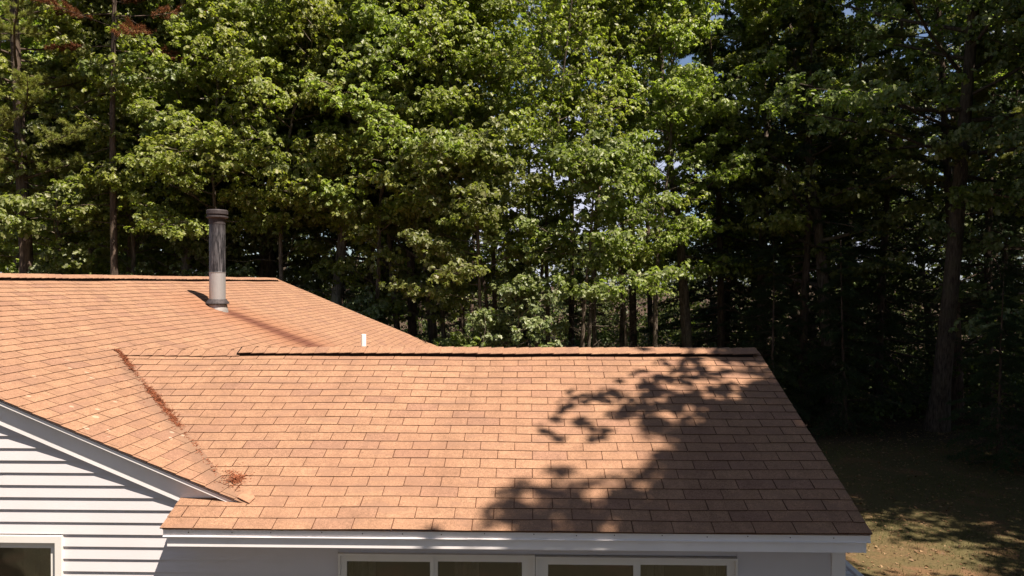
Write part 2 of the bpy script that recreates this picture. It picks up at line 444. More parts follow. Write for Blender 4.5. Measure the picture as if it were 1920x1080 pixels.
# clapboard walls
WIN = [(-6.2, -3.83, 0.75, 2.555), (-1.555, 1.655, 1.35, 2.425)]       # openings x0,x1,z0,z1
EXP = 0.1004
def clap(mb, x0, x1, z, zt, y):
    mb.face([(x0, y - .015, z), (x1, y - .015, z), (x1, y - .001, zt), (x0, y - .001, zt)], 0)
    mb.face([(x0, y - .001, z), (x1, y - .001, z), (x1, y - .015, z), (x0, y - .015, z)], 0)
mb = MB(); z = 0.25; zref = CH + (529 - 1009.5) / 1341 * WALLY
z = zref - EXP * math.ceil((zref - 0.2) / EXP)
XL, XR_ = 2 * MXR - MXE + 0.1, WXR - .06
rs = random.Random(6)
while z < MZR:
    zt = z + EXP
    segs = [(XL, XR_)]
    if z > ZE - .14:                                   # gable part, cut along the roof line
        d = (z - (MZE - .12)) / A
        segs = [(max(XL, 2 * MXR - MXE + d), min(MXE - d, -2.4))] if MXE - d > 2 * MXR - MXE + d + .1 else []
    for w in WIN:
        if z < w[3] - .002 and zt > w[2] + .002:
            ns = []
            for a, b in segs:
                if b <= w[0] or a >= w[1]: ns.append((a, b)); continue
                if a < w[0]: ns.append((a, w[0]))
                if b > w[1]: ns.append((w[1], b))
            segs = ns
    for a, b in segs:
        x = a                                          # panel laps
        while x < b - 1e-4:
            e = min(b, x + rs.uniform(2.2, 3.6)); j = rs.uniform(-.0012, .0012)
            clap(mb, x, e, z + j, zt + .001, WALLY - (0.0008 if rs.random() < .5 else 0)); x = e
    z = zt
hp(mb.build("siding", M_SIDE, house))
mb = MB()                                              # wall shell behind the siding
def holewall(mb, x0, x1, z0, z1, y0, y1, holes):
    xs = sorted([x0, x1] + [h[0] for h in holes] + [h[1] for h in holes])
    for a, b in zip(xs[:-1], xs[1:]):
        h = [q for q in holes if q[0] <= a + 1e-6 and q[1] >= b - 1e-6]
        if h: mb.box(a, b, y0, y1, z0, h[0][2]); mb.box(a, b, y0, y1, h[0][3], z1)
        else: mb.box(a, b, y0, y1, z0, z1)
holewall(mb, XL, XR_, 0, ZE - .15, WALLY + .002, WALLY + .12, WIN)
mb.prism([(XL + .05, WALLY + .002, ZE - .15), (MXE - .1, WALLY + .002, ZE - .15), (MXR, WALLY + .002, MZR - .12)], (0, .12, 0))
mb.box(XR_ - .12, XR_, WALLY + .12, 10.4, 0, ZE - .1)
mb.prism([(XR_ - .12, WALLY + .1, ZE - .1), (XR_ - .12, 2 * WY1 - WALLY - .1, ZE - .1), (XR_ - .12, WY1, WZR - .08)], (.12, 0, 0))
mb.box(-2.2, XR_, 10.3, 10.42, 0, ZE - .1)
mb.box(-2.4, -2.28, 10.42, MY1 - .1, 0, MZE - .05)
mb.box(XL, XL + .12, WALLY + .12, MY1 - .1, 0, MZE - .05)
mb.box(XL, -2.28, MY1 - .3, MY1 - .15, 0, MZE - .05)
mb.prism([(XL, MY1 - .3, MZE - .05), (-2.28, MY1 - .3, MZE - .05), (MXR, MY1 - .3, MZR - .1)], (0, .15, 0))
hp(mb.build("wall", M_SIDE, house))
mb = MB(); mb.box(XR_ - .095, XR_ + .012, WALLY - .022, WALLY + .0015, 0.2, ZE - .148); mb.box(XR_ + .001, XR_ + .012, WALLY + .0015, WALLY + .09, 0.2, ZE - .148)
hp(mb.build("corner_board", M_TRIM, house))
mb = MB()                                              # rooms: floors and dark partitions behind the glass
mb.box(XL + .2, 2.3, WALLY + .2, 10.2, .25, .3); mb.box(XL + .2, -2.6, 8.4, 8.5, .3, 2.6); mb.box(-2.5, 2.3, 9.0, 9.1, .3, 2.6); mb.box(XL + .2, 2.3, WALLY + .2, 10.2, 2.60, 2.64)
hp(mb.build("room", M_DARK, house))

# glass
def mat_glass():
    m, nt, out = newmat("window_glass"); N = NT(nt)
    g = N.n("ShaderNodeBsdfGlossy"); g.inputs['Roughness'].default_value = 0.015; g.inputs[0].default_value = c4(.9, .9, .9)
    t = N.n("ShaderNodeBsdfTransparent"); t.inputs[0].default_value = c4(.72, .74, .72)
    fr = N.n("ShaderNodeFresnel"); fr.inputs[0].default_value = 1.55
    tc = N.n("ShaderNodeTexCoord"); b = N.bump(N.noise(tc.outputs['Object'], 1.7, 2), 0.08, 0.02); N.l(b, g.inputs['Normal'])
    mx = N.n("ShaderNodeMixShader"); N.l(N.math('MULTIPLY', fr.outputs[0], 2.0, True), mx.inputs[0])
    N.l(t.outputs[0], mx.inputs[1]); N.l(g.outputs[0], mx.inputs[2]); N.l(mx.outputs[0], out.inputs[0]); return m
M_GLASS = mat_glass()

def slider(x0, x1, z0, z1, panes, trimw, cw, label):
    """casing + sash frame + glass; panes = list of (xa, xb)"""
    Y = WALLY; fb = MB()
    fb.box(x0, x1, Y - .035, Y + .06, z1 - trimw, z1); fb.box(x0, x1, Y - .035, Y + .06, z0, z0 + trimw)
    fb.box(x0, x0 + trimw, Y - .035, Y + .06, z0 + trimw, z1 - trimw); fb.box(x1 - trimw, x1, Y - .035, Y + .06, z0 + trimw, z1 - trimw)
    fr = hp(fb.build("window", M_FRAME, house))
    if label: fr["label"] = label
    lo, hi = z0 + trimw, z1 - trimw
    xs = [x0 + trimw]; sb = MB()
    for i, (a, b) in enumerate(panes):
        yy = Y - .012 + (.012 if i % 2 else 0)
        la = xs[-1]; lb = (panes[i + 1][0] + b) / 2 if i + 1 < len(panes) else x1 - trimw
        sb.box(la, a, yy, yy + .03, lo, hi); sb.box(b, lb, yy, yy + .03, lo, hi)
        sb.box(a, b, yy, yy + .03, hi - cw, hi); sb.box(a, b, yy, yy + .03, lo, lo + cw)
        gb = MB(); gb.box(a, b, yy + .012, yy + .016, lo + cw, hi - cw); link("pane", gb.mesh("pane", M_GLASS), fr)
        xs.append(lb)
    link("sash", sb.mesh("sash", M_FRAME), fr)
    return fr
PX = lambda px, y=WALLY: (px - 994.0) / 1341.0 * y
PZ = lambda py, y=WALLY: CH + (529.0 - py) / 1341.0 * y
slider(PX(633), PX(1003.5), 1.38, PZ(1040), [(PX(648), PX(806)), (PX(820), PX(979))], .016, .052, None)
slider(PX(1004.5), PX(1380), 1.38, PZ(1042.5), [(PX(1028), PX(1187.5)), (PX(1201), PX(1362))], .016, .052, None)
slider(-6.19, PX(104), 0.80, PZ(1012), [(-6.09, -5.0), (-4.9, PX(78))], .055, .055, "wider white window under the gable")
rs = random.Random(9)                       # curtains
for (xa, xb) in ((-1.5, -1.28), (-.62, -.42), (-.1, .08), (.9, 1.1), (1.42, 1.6), (-4.25, -3.98)):
    n = 9; y = WALLY + .13
    top = [(xa + (xb - xa) * i / n, y + .03 * math.sin(i * 2.4), 2.5) for i in range(n + 1)]
    cb = MB()
    for a, b in zip(top[:-1], top[1:]): cb.face([a, b, (b[0], b[1], .6), (a[0], a[1], .6)])
    hp(cb.build("curtain", M_CURT, house))

# ------------------------------------------------------------------ flue and vent pipe
def mat_flue():
    m, nt, out = newmat("flue_steel"); N = NT(nt); tc = N.n("ShaderNodeTexCoord"); P = tc.outputs['Object']
    sep = N.n("ShaderNodeSeparateXYZ"); N.l(P, sep.inputs[0]); Z = sep.outputs[2]
    mp = N.n("ShaderNodeMapping"); mp.inputs['Scale'].default_value = (1, 1, 0.12); N.l(P, mp.inputs[0])
    st = N.noise(mp.outputs[0], 34, 5, 0.7)
    clean = N.mix(st, c4(.55, .53, .53), c4(.20, .19, .19))
    soot = N.mix(N.ramp(st, [(0.44, 0), (0.74, 1)]), c4(.018, .017, .020), c4(.150, .140, .150))
    h = N.math('ADD', Z, N.math('MULTIPLY', N.math('SUBTRACT', st, .5), .0))
    col = N.mix(N.maprange(h, 0.62, 0.64, 0, 1), clean, soot)
    col = N.mix(N.maprange(h, 1.28, 1.5, 0, 0.85), col, c4(.030, .024, .026))
    N.principled(out, col, N.maprange(st, 0.3, 0.7, .38, .6), N.bump(st, .15, .004), N.maprange(h, .60, .66, .5, .2), .5); return m
M_FLUE = mat_flue(); M_SOOT = mat_plain("sooty_cap", (.045, .036, .037), .7, .35, 25, metallic=.3)
M_FLASH = mat_plain("flashing", (.42, .38, .36), .5, .25, 9, metallic=.6)
def lathe(prof, n=28, cx=0, cy=0):
    mb = MB()
    for (r0, z0), (r1, z1) in zip(prof[:-1], prof[1:]):
        for k in range(n):
            a, b = 2 * math.pi * k / n, 2 * math.pi * (k + 1) / n
            mb.face([(cx + r0 * math.cos(a), cy + r0 * math.sin(a), z0), (cx + r0 * math.cos(b), cy + r0 * math.sin(b), z0),
                     (cx + r1 * math.cos(b), cy + r1 * math.sin(b), z1), (cx + r1 * math.cos(a), cy + r1 * math.sin(a), z1)], 0, True)
    return mb
def main_z(x): return MZE + A * (MXE - x)
FX, FY = -5.44, 12.32; FZ = main_z(FX)
R = .134
flue = link("flue_pipe", lathe([(R, -.12), (R, .62), (R + .004, .625), (R + .004, .645), (R, .65), (R, 1.63)]).mesh("flue_pipe", M_FLUE), house, (FX + 3, FY - 5.75, FZ))
link("flue_cap", lathe([(R - .02, 1.50), (R + .004, 1.47), (R + .004, 1.565), (.150, 1.565), (.172, 1.575), (.180, 1.585), (.180, 1.605), (.160, 1.612), (.160, 1.635), (.178, 1.642), (.178, 1.700), (.166, 1.715), (.06, 1.728), (.001, 1.73)]).mesh("flue_cap", M_SOOT), flue)
link("storm_collar", lathe([(R, .165), (R + .012, .165), (R + .058, .105), (R + .062, .085), (R + .055, .085), (R + .002, .12)]).mesh("storm_collar", M_SOOT), flue)
link("collar_shadow_ring", lathe([(R + .022, .075), (R + .046, .088)]).mesh("collar_shadow_ring", M_DARK), flue)  # near-black ring painting in the shadow line under the storm collar
fl = lathe([(R + .02, .075), (R + .022, .07), (R + .045, -.06), (R + .065, -.13)])
link("flashing_cone", fl.mesh("flashing_cone", M_FLASH), flue)
pv = lathe([(.050, -.35), (.050, .0), (.044, .0), (.044, -.2)], 20)
px_, py_ = -3.30, 14.1
link("vent_pipe", pv.mesh("vent_pipe", M_PVC), house, (px_ + 3, py_ - 5.75, CH + (529 - 626.5) / 1341 * 14.2))

# needle litter caught in the valley
def needles(name, mat, pts, n, ln, sd, label):
    rs = np.random.RandomState(sd); vs = []; fs = []
    for (c, r, cnt, hh) in pts:
        for _ in range(cnt):
            a = rs.uniform(0, 2 * math.pi); rr = abs(rs.normal(0, .5)) * r
            x = c[0] + rr * math.cos(a) * 1.0; y = c[1] + rr * math.sin(a)
            zz = max(main_z(x), ZE + A * (y - WY0)) + rs.uniform(.006, hh * max(.1, 1 - rr / r) + .012)
            b = rs.uniform(0, math.pi); d = np.array((math.cos(b), math.sin(b), rs.uniform(-.25, .35))) * ln * rs.uniform(.5, 1.1)
            w = np.cross(d, (0, 0, 1)); w = w / (np.linalg.norm(w) + 1e-9) * .0022
            p = np.array((x, y, zz)); i = len(vs)
            vs += [tuple(p - w), tuple(p + w), tuple(p + d * .5 + w + (0, 0, .004)), tuple(p + d), tuple(p + d * .5 - w + (0, 0, .004))]
            fs.append((i, i + 1, i + 2, i + 3, i + 4))
    me = bpy.data.meshes.new(name); me.from_pydata(vs, [], fs); me.materials.append(mat)
    o = link(name, me); tag(o, label, "pine needles", None, "stuff"); return o
M_RUSTN = mat_plain("rusty_needle", (.24, .075, .032), .9, .35, 14)
rs = random.Random(2); pts = []
for i in range(110):
    s = i / 109 * 2.05 + rs.uniform(-.02, .02)
    dens = (.9 if s < .42 else (.25 if s < .72 else (1.25 if s < 1.4 else .16))) * rs.uniform(.2, 1.3)
    pts.append(((-4.68 + s + rs.uniform(-.015, .015), 7.985 - s + rs.uniform(-.015, .015)), rs.uniform(.02, .05) + (.02 if .7 < s < 1.4 else 0), int(26 * dens), .012))
for i in range(50):                                    # strays beside the valley
    s = rs.uniform(0, 2.1); q = abs(rs.gauss(0, .22)); pts.append(((-4.68 + s - q, 7.985 - s - q * .2), .03, 1, .004))
needles("pine_needle_litter", M_RUSTN, pts, 0, .045, 1, "rusty pine needles gathered along the roof valley")
needles("pine_needle_litter", M_RUSTN, [((-2.46, 5.90), .11, 240, .03), ((-2.52, 5.98), .16, 60, .01)], 0, .045, 5, "small heap of rusty pine needles at the bottom of the valley")
M_FLASHD = mat_plain("valley_flap", (.30, .15, .09), .9, .2, 20)
mb = MB(); mb.prism([(-2.36, 5.690, main_z(-2.36) + .012), (-2.24, 5.640, ZE + A * (.255) + .012), (-2.215, 5.70, ZE + A * .315 + .014), (-2.30, 5.79, ZE + A * .405 + .014)], (0, 0, .006))
hp(mb.build("valley_flap", M_FLASHD, house))

# ------------------------------------------------------------------ ground
def mat_ground():
    m, nt, out = newmat("lawn_ground"); N = NT(nt); tc = N.n("ShaderNodeTexCoord"); P = tc.outputs['Object']
    a = N.noise(P, 1.1, 5, .65); b = N.noise(P, 14, 5, .7); c = N.noise(P, .25, 3)
    g = N.mix(b, c4(.040, .038, .016), c4(.125, .095, .042)); l = N.mix(b, c4(.060, .034, .018), c4(.20, .115, .060))
    f = N.math('ADD', N.maprange(a, .48, .68), N.maprange(c, .5, .75, 0, .4), True)
    col = N.mix(f, g, l)
    sep = N.n("ShaderNodeSeparateXYZ"); N.l(P, sep.inputs[0])
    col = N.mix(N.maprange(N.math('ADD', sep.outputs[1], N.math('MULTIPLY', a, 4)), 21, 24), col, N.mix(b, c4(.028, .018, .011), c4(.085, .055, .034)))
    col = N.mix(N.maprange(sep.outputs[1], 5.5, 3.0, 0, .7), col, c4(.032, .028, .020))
    N.principled(out, col, .95, N.bump(b, .8, .04), spec=.15); return m
def ground_z(x, y):
    z = -0.02 * max(0, y - 20) if y < 60 else -0.8
    return z + 0.06 * math.sin(x * .35) * math.sin(y * .27)
mb = MB(); xs = [-900, -300, -100] + list(range(-50, 61, 2)) + [100, 300, 900]; ys = [-900, -300, -80] + list(range(-40, 81, 2)) + [120, 300, 900]
vi = {}
for j, y in enumerate(ys):
    for i, x in enumerate(xs): mb.v.append((x, y, ground_z(x, y)))
for j in range(len(ys) - 1):
    for i in range(len(xs) - 1):
        q = j * len(xs) + i; mb.f.append([q, q + 1, q + 1 + len(xs), q + len(xs)]); mb.m.append(0); mb.smooth.append(True)
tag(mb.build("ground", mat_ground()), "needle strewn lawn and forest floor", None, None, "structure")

# ------------------------------------------------------------------ foliage
def mesh_np(name, V, loops, starts, totals, mat, mats_idx=None, smooth=None):
    me = bpy.data.meshes.new(name)
    me.vertices.add(len(V)); me.vertices.foreach_set("co", V.astype(np.float32).ravel())
    me.loops.add(len(loops)); me.loops.foreach_set("vertex_index", loops.astype(np.int32))
    me.polygons.add(len(starts)); me.polygons.foreach_set("loop_start", starts.astype(np.int32))
    me.polygons.foreach_set("loop_total", totals.astype(np.int32))
    for m in (mat if isinstance(mat, (list, tuple)) else [mat]): me.materials.append(m)
    me.update(calc_edges=True); return me

# leaf outlines: (along, across) with two halves sharing the midrib
OAK = [(0, 0), (.30, .30), (.42, .16), (.68, .36), (.80, .16), (1.0, 0)]
SIMPLE = [(0, 0), (.38, .36), (1.0, 0)]
def leaves(C, D, Nv, L, shape, fold=.10, droop=.12):
    """one vertex block per leaf: midrib ends + both sides"""
    n = len(C); sd = np.array(shape[1:-1])
    Nv = Nv - D * (Nv * D).sum(1, keepdims=True); Nv /= np.linalg.norm(Nv, axis=1, keepdims=True) + 1e-9
    S = np.cross(D, Nv); L = L[:, None]
    cols = [C, C + D * L - Nv * L * droop]
    for sg in (1, -1):
        for (a, w) in sd: cols.append(C + D * L * a + S * L * w * sg + Nv * L * (fold * (w / .36) - droop * a * a))
    V = np.stack(cols, 1); k = len(sd)
    f1 = [0] + list(range(2, 2 + k)) + [1]; f2 = [1] + list(range(2 + 2 * k - 1, 2 + k - 1, -1)) + [0]
    m = 2 + 2 * k
    idx = (np.arange(n)[:, None] * m + np.array(f1 + f2)[None, :]).ravel()
    return V.reshape(-1, 3), idx, k + 2

def unit(v): return v / (np.linalg.norm(v, axis=-1, keepdims=True) + 1e-9)

def spray_leaves(rs, tips, dirs, per, rad, flat, L0, up=.55, ros=6):
    """leaves in whorls scattered through a flattened spray round every twig tip; each whorl radiates and droops"""
    k = max(1, per // ros); n = len(tips) * k
    T = np.repeat(tips, k, 0); Dd = np.repeat(dirs, k, 0)
    q = rs.normal(size=(n, 3)); q = unit(q) * (rs.uniform(0, 1, (n, 1)) ** .45); q[:, 2] *= flat
    R_ = np.repeat(rs.uniform(.65, 1.35, (len(tips), 1)) * rad, k, 0)
    C = T + q * R_; C[:, 2] -= .30 * R_[:, 0] * (q[:, 0] ** 2 + q[:, 1] ** 2)
    ax = unit(np.array((0, 0, .85)) + q * .6 + Dd * .6 + rs.normal(size=(n, 3)) * .24)
    e1 = unit(np.cross(ax, rs.normal(size=(n, 3)))); e2 = np.cross(ax, e1)
    C = np.repeat(C, ros, 0); ax = np.repeat(ax, ros, 0); e1 = np.repeat(e1, ros, 0); e2 = np.repeat(e2, ros, 0)
    m = len(C); th = (np.tile(np.arange(ros), n) * 2 * np.pi / ros + rs.uniform(-.35, .35, m))[:, None]
    D = e1 * np.cos(th) + e2 * np.sin(th); tilt = rs.uniform(.05, 1.1, (m, 1))
    Nv = unit(ax + D * tilt * .8 + rs.normal(size=(m, 3)) * .22)
    D = unit(D - ax * tilt - np.array((0, 0, .15)))
    return C + rs.normal(size=(m, 3)) * .02, D, Nv, L0 * rs.uniform(.55, 1.2, m)

def tubes_np(segs, n):
    """segs: list of (pts(k,3), radii(k))"""
    Vs = []; F = []; b = 0
    ang = np.arange(n) * 2 * np.pi / n
    for P, Rr in segs:
        P = np.asarray(P, float); Rr = np.asarray(Rr, float); k = len(P)
        d = unit(np.gradient(P, axis=0)); ref = np.array((0, 0, 1.)) if abs(d[:, 2]).mean() < .8 else np.array((1., 0, 0))
        a = unit(np.cross(d, ref)); c = np.cross(d, a)
        V = P[:, None, :] + (a[:, None, :] * np.cos(ang)[None, :, None] + c[:, None, :] * np.sin(ang)[None, :, None]) * Rr[:, None, None]
        Vs.append(V.reshape(-1, 3))
        i = np.arange(k - 1)[:, None] * n; j = np.arange(n)[None, :]; j2 = (j + 1) % n
        F.append((b + np.stack([i + j, i + j2, i + n + j2, i + n + j], -1)).reshape(-1, 4)); b += k * n
    return np.concatenate(Vs), np.concatenate(F)

def curve(rs, p, d, L, k, bend, wob):
    pts = [np.array(p, float)]; d = np.array(d, float)
    for i in range(k):
        d = unit(d + np.array((0, 0, bend)) / k + rs.normal(size=3) * wob); pts.append(pts[-1] + d * L / k)
    return np.array(pts)

def broadleaf(seed, H, r, base, spread, nl=26, per=34, leafL=.15, shape=OAK, mat=None, bark=None, rad=.48, forks=1, lean=0., top=1.0, droopy=.0, nsub=6, wob=.035, bare=0):
    rs = np.random.RandomState(seed); big = []; small = []; tips = []; dirs = []
    trunks = []
    for fk in range(forks):
        d = np.array((rs.normal() * (.06 if forks == 1 else .012) + lean + .035 * (fk - (forks - 1) / 2), rs.normal() * .06, 1.0))
        P = curve(rs, (rs.uniform(-.2, .2) * (forks > 1) + .25 * fk, 0, -.3), unit(d), H + .3, 14, .1, wob)
        t = np.linspace(0, 1, len(P)); Rr = r * (1 - .85 * t) * (1 + .5 * np.exp(-t * 30)); trunks.append((P, Rr)); big.append((P, Rr))
    for i in range(bare):
        P, Rr = trunks[i % forks]; z = rs.uniform(.25, 1.0) * base; k = z / H * (len(P) - 1); a = int(k); p = P[a] + (P[a + 1] - P[a]) * (k - a)
        az = rs.uniform(0, 6.28); B = curve(rs, p, unit(np.array((math.cos(az), math.sin(az), rs.uniform(-.1, .7)))), rs.uniform(.5, 2.2), 5, .1, .16)
        small.append((B, np.linspace(.014, .004, 6)))
        for q in range(rs.randint(1, 4)):
            j = rs.randint(1, 5); small.append((curve(rs, B[j], unit(B[j] - B[j - 1] + rs.normal(size=3) * .7), rs.uniform(.3, .9), 4, .1, .15), np.linspace(.007, .003, 5)))
    for i in range(nl):
        P, Rr = trunks[i % forks]
        t = base / H + (1 - base / H) * ((i + rs.uniform(0, 1)) / nl) ** .9 * .97
        k = t * (len(P) - 1); a = int(k); p = P[a] + (P[min(a + 1, len(P) - 1)] - P[a]) * (k - a)
        az = i * 2.4 + rs.uniform(-.5, .5); rel = (t - base / H) / (1 - base / H)
        prof = spread * (0.75 + .45 * math.sin(math.pi * min(1, rel * .9 + .12))) * (1 - .55 * rel ** 2.2) * rs.uniform(.65, 1.12)
        el = rs.uniform(-.05, .35) + .55 * rel * top - droopy
        d = np.array((math.cos(az) * math.cos(el), math.sin(az) * math.cos(el), math.sin(el)))
        B = curve(rs, p, d, prof, 7, .10 - droopy * .4, .09); rb = max(.012, Rr[a] * rs.uniform(.28, .45))
        big.append((B, rb * np.linspace(1, .15, len(B))))
        for j in range(nsub):
            tt = .28 + .72 * (j + rs.uniform(0, .9)) / nsub; kk = min(tt, .999) * (len(B) - 1); ia = int(kk)
            q = B[ia] + (B[ia + 1] - B[ia]) * (kk - ia); dd = unit(B[ia + 1] - B[ia])
            side = np.array((-dd[1], dd[0], 0)) * (1 if j % 2 else -1)
            d2 = unit(dd * .6 + side * rs.uniform(.5, 1.0) + np.array((0, 0, rs.uniform(-.2, .3))))
            l2 = prof * rs.uniform(.16, .34) * (1.15 - tt * .5)
            Sb = curve(rs, q, d2, l2, 4, .02, .12); small.append((Sb, np.linspace(.013, .004, 5)))
            for m_ in (2, 4):
                tips.append(Sb[m_] + rs.normal(size=3) * .10); dirs.append(unit(Sb[m_] - Sb[m_ - 1]))
        tips.append(B[-1]); dirs.append(unit(B[-1] - B[-2]))
    tips = np.array(tips); dirs = np.array(dirs)
    V1, F1 = tubes_np(big, 9); V2, F2 = tubes_np(small, 3)
    V = np.concatenate([V1, V2]); F = np.concatenate([F1, F2 + len(V1)])
    tm = mesh_np("trunk", V, F.ravel(), np.arange(len(F)) * 4, np.full(len(F), 4), bark or M_BARK)
    tm.polygons.foreach_set("use_smooth", np.ones(len(F), bool))
    C, D, Nv, L = spray_leaves(rs, tips, dirs, per, rad, .38, leafL)
    V, idx, m = leaves(C, D, Nv, L, shape)
    cm = mesh_np("crown", V, idx, np.arange(len(idx) // m) * m, np.full(len(idx) // m, m), mat or M_OAK)
    return tm, cm

def needle_quads(rs, P, D, n_per, ln, w, spread):
    n = len(P) * n_per; C = np.repeat(P, n_per, 0); Dd = np.repeat(D, n_per, 0)
    d = unit(Dd * .55 + rs.normal(size=(n, 3)) * spread + np.array((0, 0, .12)))
    C = C + rs.normal(size=(n, 3)) * .02
    l = (ln * rs.uniform(.6, 1.2, n))[:, None]
    s = unit(np.cross(d, rs.normal(size=(n, 3)))) * w
    V = np.stack([C - s, C + s, C + d * l], 1).reshape(-1, 3)
    return V

def conifer(seed, H, r, base, spread, nl=60, mat=None, kind="pine", dead=True, per=26):
    rs = np.random.RandomState(seed); big = []; small = []; tp = []; td = []
    P = curve(rs, (0, 0, -.3), unit(np.array((rs.normal() * .02, rs.normal() * .02, 1))), H + .3, 12, .05, .012)
    t = np.linspace(0, 1, len(P)); Rr = r * (1 - .88 * t); big.append((P, Rr))
    for i in range(nl):
        rel = (i + rs.uniform(0, 1)) / nl; t = base / H + (1 - base / H) * rel * .98
        k = t * (len(P) - 1); a = min(int(k), len(P) - 2); p = P[a] + (P[a + 1] - P[a]) * (k - a)
        az = i * 2.4 + rs.uniform(-.6, .6)
        if kind == "pine":
            L = spread * (1 - .75 * rel ** 1.4) * rs.uniform(.5, 1.15); el = rs.uniform(-.1, .3) + .3 * rel
        else:
            L = spread * (1.02 - rel) ** .8 * rs.uniform(.7, 1.1) + .2; el = rs.uniform(-.35, .05)
        d = np.array((math.cos(az) * math.cos(el), math.sin(az) * math.cos(el), math.sin(el)))
        B = curve(rs, p, d, L, 6, .12 if kind == "pine" else -.18, .05)
        big.append((B, max(.008, Rr[a] * .28) * np.linspace(1, .15, 7)))
        ns = 9 if kind == "pine" else 12
        for j in range(ns):
            tt = (.35 if kind == "pine" else .12) + (.65 if kind == "pine" else .88) * (j + rs.uniform(0, .9)) / ns
            kk = min(tt, .999) * 6; ia = int(kk); q = B[ia] + (B[ia + 1] - B[ia]) * (kk - ia); dd = unit(B[ia + 1] - B[ia])
            side = np.array((-dd[1], dd[0], 0)) * (1 if j % 2 else -1)
            d2 = unit(dd * .7 + side * rs.uniform(.4, 1.) + np.array((0, 0, .12 if kind == "pine" else -.1)))
            l2 = L * rs.uniform(.15, .32) * (1.2 - .6 * tt)
            Sb = curve(rs, q, d2, l2, 4, .05 if kind == "pine" else -.1, .08); small.append((Sb, np.linspace(.009, .003, 5)))
            for m_ in range(1, 5):
                tp.append(Sb[m_]); td.append(unit(Sb[m_] - Sb[m_ - 1])); tp.append((Sb[m_] + Sb[m_ - 1]) / 2 + rs.normal(size=3) * .03); td.append(td[-1])
    if dead:                                           # bare dead stubs below the crown
        for i in range(int(26)):
            z = rs.uniform(1.2, base * 1.1); k = z / H * (len(P) - 1); a = int(k); p = P[a] + (P[a + 1] - P[a]) * (k - a)
            az = rs.uniform(0, 6.28); d = np.array((math.cos(az), math.sin(az), rs.uniform(-.3, .25)))
            B = curve(rs, p, unit(d), rs.uniform(.5, 1.8), 4, -.1, .12); big.append((B, np.linspace(.016, .004, 5)))
    V1, F1 = tubes_np(big, 9); V2, F2 = tubes_np(small, 3)
    V = np.concatenate([V1, V2]); F = np.concatenate([F1, F2 + len(V1)])
    tm = mesh_np("trunk", V, F.ravel(), np.arange(len(F)) * 4, np.full(len(F), 4), M_PBARK)
    tm.polygons.foreach_set("use_smooth", np.ones(len(F), bool))
    V = needle_quads(rs, np.array(tp), np.array(td), per, .12 if kind == "pine" else .07, .0065 if kind == "pine" else .009, .42 if kind == "pine" else .38)
    n = len(V) // 3
    cm = mesh_np("crown", V, np.arange(n * 3), np.arange(n) * 3, np.full(n, 3), mat or (M_PINE if kind == "pine" else M_HEM))
    return tm, cm

KINDS = {
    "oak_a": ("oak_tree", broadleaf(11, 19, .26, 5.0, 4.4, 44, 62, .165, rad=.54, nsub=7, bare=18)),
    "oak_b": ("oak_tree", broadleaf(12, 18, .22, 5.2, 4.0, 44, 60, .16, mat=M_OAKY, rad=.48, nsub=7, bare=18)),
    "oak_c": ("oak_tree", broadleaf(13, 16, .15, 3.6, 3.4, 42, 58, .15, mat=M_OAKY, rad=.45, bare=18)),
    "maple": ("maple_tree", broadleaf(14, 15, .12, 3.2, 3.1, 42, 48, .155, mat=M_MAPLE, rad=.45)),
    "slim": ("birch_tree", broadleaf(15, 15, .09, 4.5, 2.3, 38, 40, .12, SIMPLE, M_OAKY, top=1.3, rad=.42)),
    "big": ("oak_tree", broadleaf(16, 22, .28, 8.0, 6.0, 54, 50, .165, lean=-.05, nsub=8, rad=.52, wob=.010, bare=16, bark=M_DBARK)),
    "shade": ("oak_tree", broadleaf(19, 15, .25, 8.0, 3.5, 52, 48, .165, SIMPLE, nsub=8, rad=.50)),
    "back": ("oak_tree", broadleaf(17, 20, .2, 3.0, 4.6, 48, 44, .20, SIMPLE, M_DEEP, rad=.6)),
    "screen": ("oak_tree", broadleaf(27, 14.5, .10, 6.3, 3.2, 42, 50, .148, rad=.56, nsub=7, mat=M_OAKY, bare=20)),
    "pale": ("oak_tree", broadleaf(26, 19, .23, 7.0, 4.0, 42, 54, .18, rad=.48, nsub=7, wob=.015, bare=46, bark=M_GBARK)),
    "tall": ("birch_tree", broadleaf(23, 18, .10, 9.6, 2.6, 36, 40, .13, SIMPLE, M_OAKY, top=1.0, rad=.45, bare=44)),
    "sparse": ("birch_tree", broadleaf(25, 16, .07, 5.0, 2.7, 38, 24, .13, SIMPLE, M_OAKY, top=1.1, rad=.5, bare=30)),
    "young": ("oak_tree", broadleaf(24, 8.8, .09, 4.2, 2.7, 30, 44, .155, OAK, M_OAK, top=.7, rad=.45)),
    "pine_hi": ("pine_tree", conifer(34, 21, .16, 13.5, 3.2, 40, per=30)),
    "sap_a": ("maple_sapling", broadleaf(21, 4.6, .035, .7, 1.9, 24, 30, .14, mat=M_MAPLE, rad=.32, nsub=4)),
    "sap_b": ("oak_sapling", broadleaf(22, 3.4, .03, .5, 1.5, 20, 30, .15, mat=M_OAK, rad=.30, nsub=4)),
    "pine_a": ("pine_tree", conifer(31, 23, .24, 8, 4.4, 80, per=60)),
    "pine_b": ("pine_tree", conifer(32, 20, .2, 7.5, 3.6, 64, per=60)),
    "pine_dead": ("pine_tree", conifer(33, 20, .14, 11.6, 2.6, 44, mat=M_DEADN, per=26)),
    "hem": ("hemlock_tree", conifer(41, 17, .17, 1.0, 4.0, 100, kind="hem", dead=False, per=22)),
    "hem_s": ("hemlock_tree", conifer(42, 8, .09, .4, 2.4, 70, kind="hem", dead=False, per=20)),
}
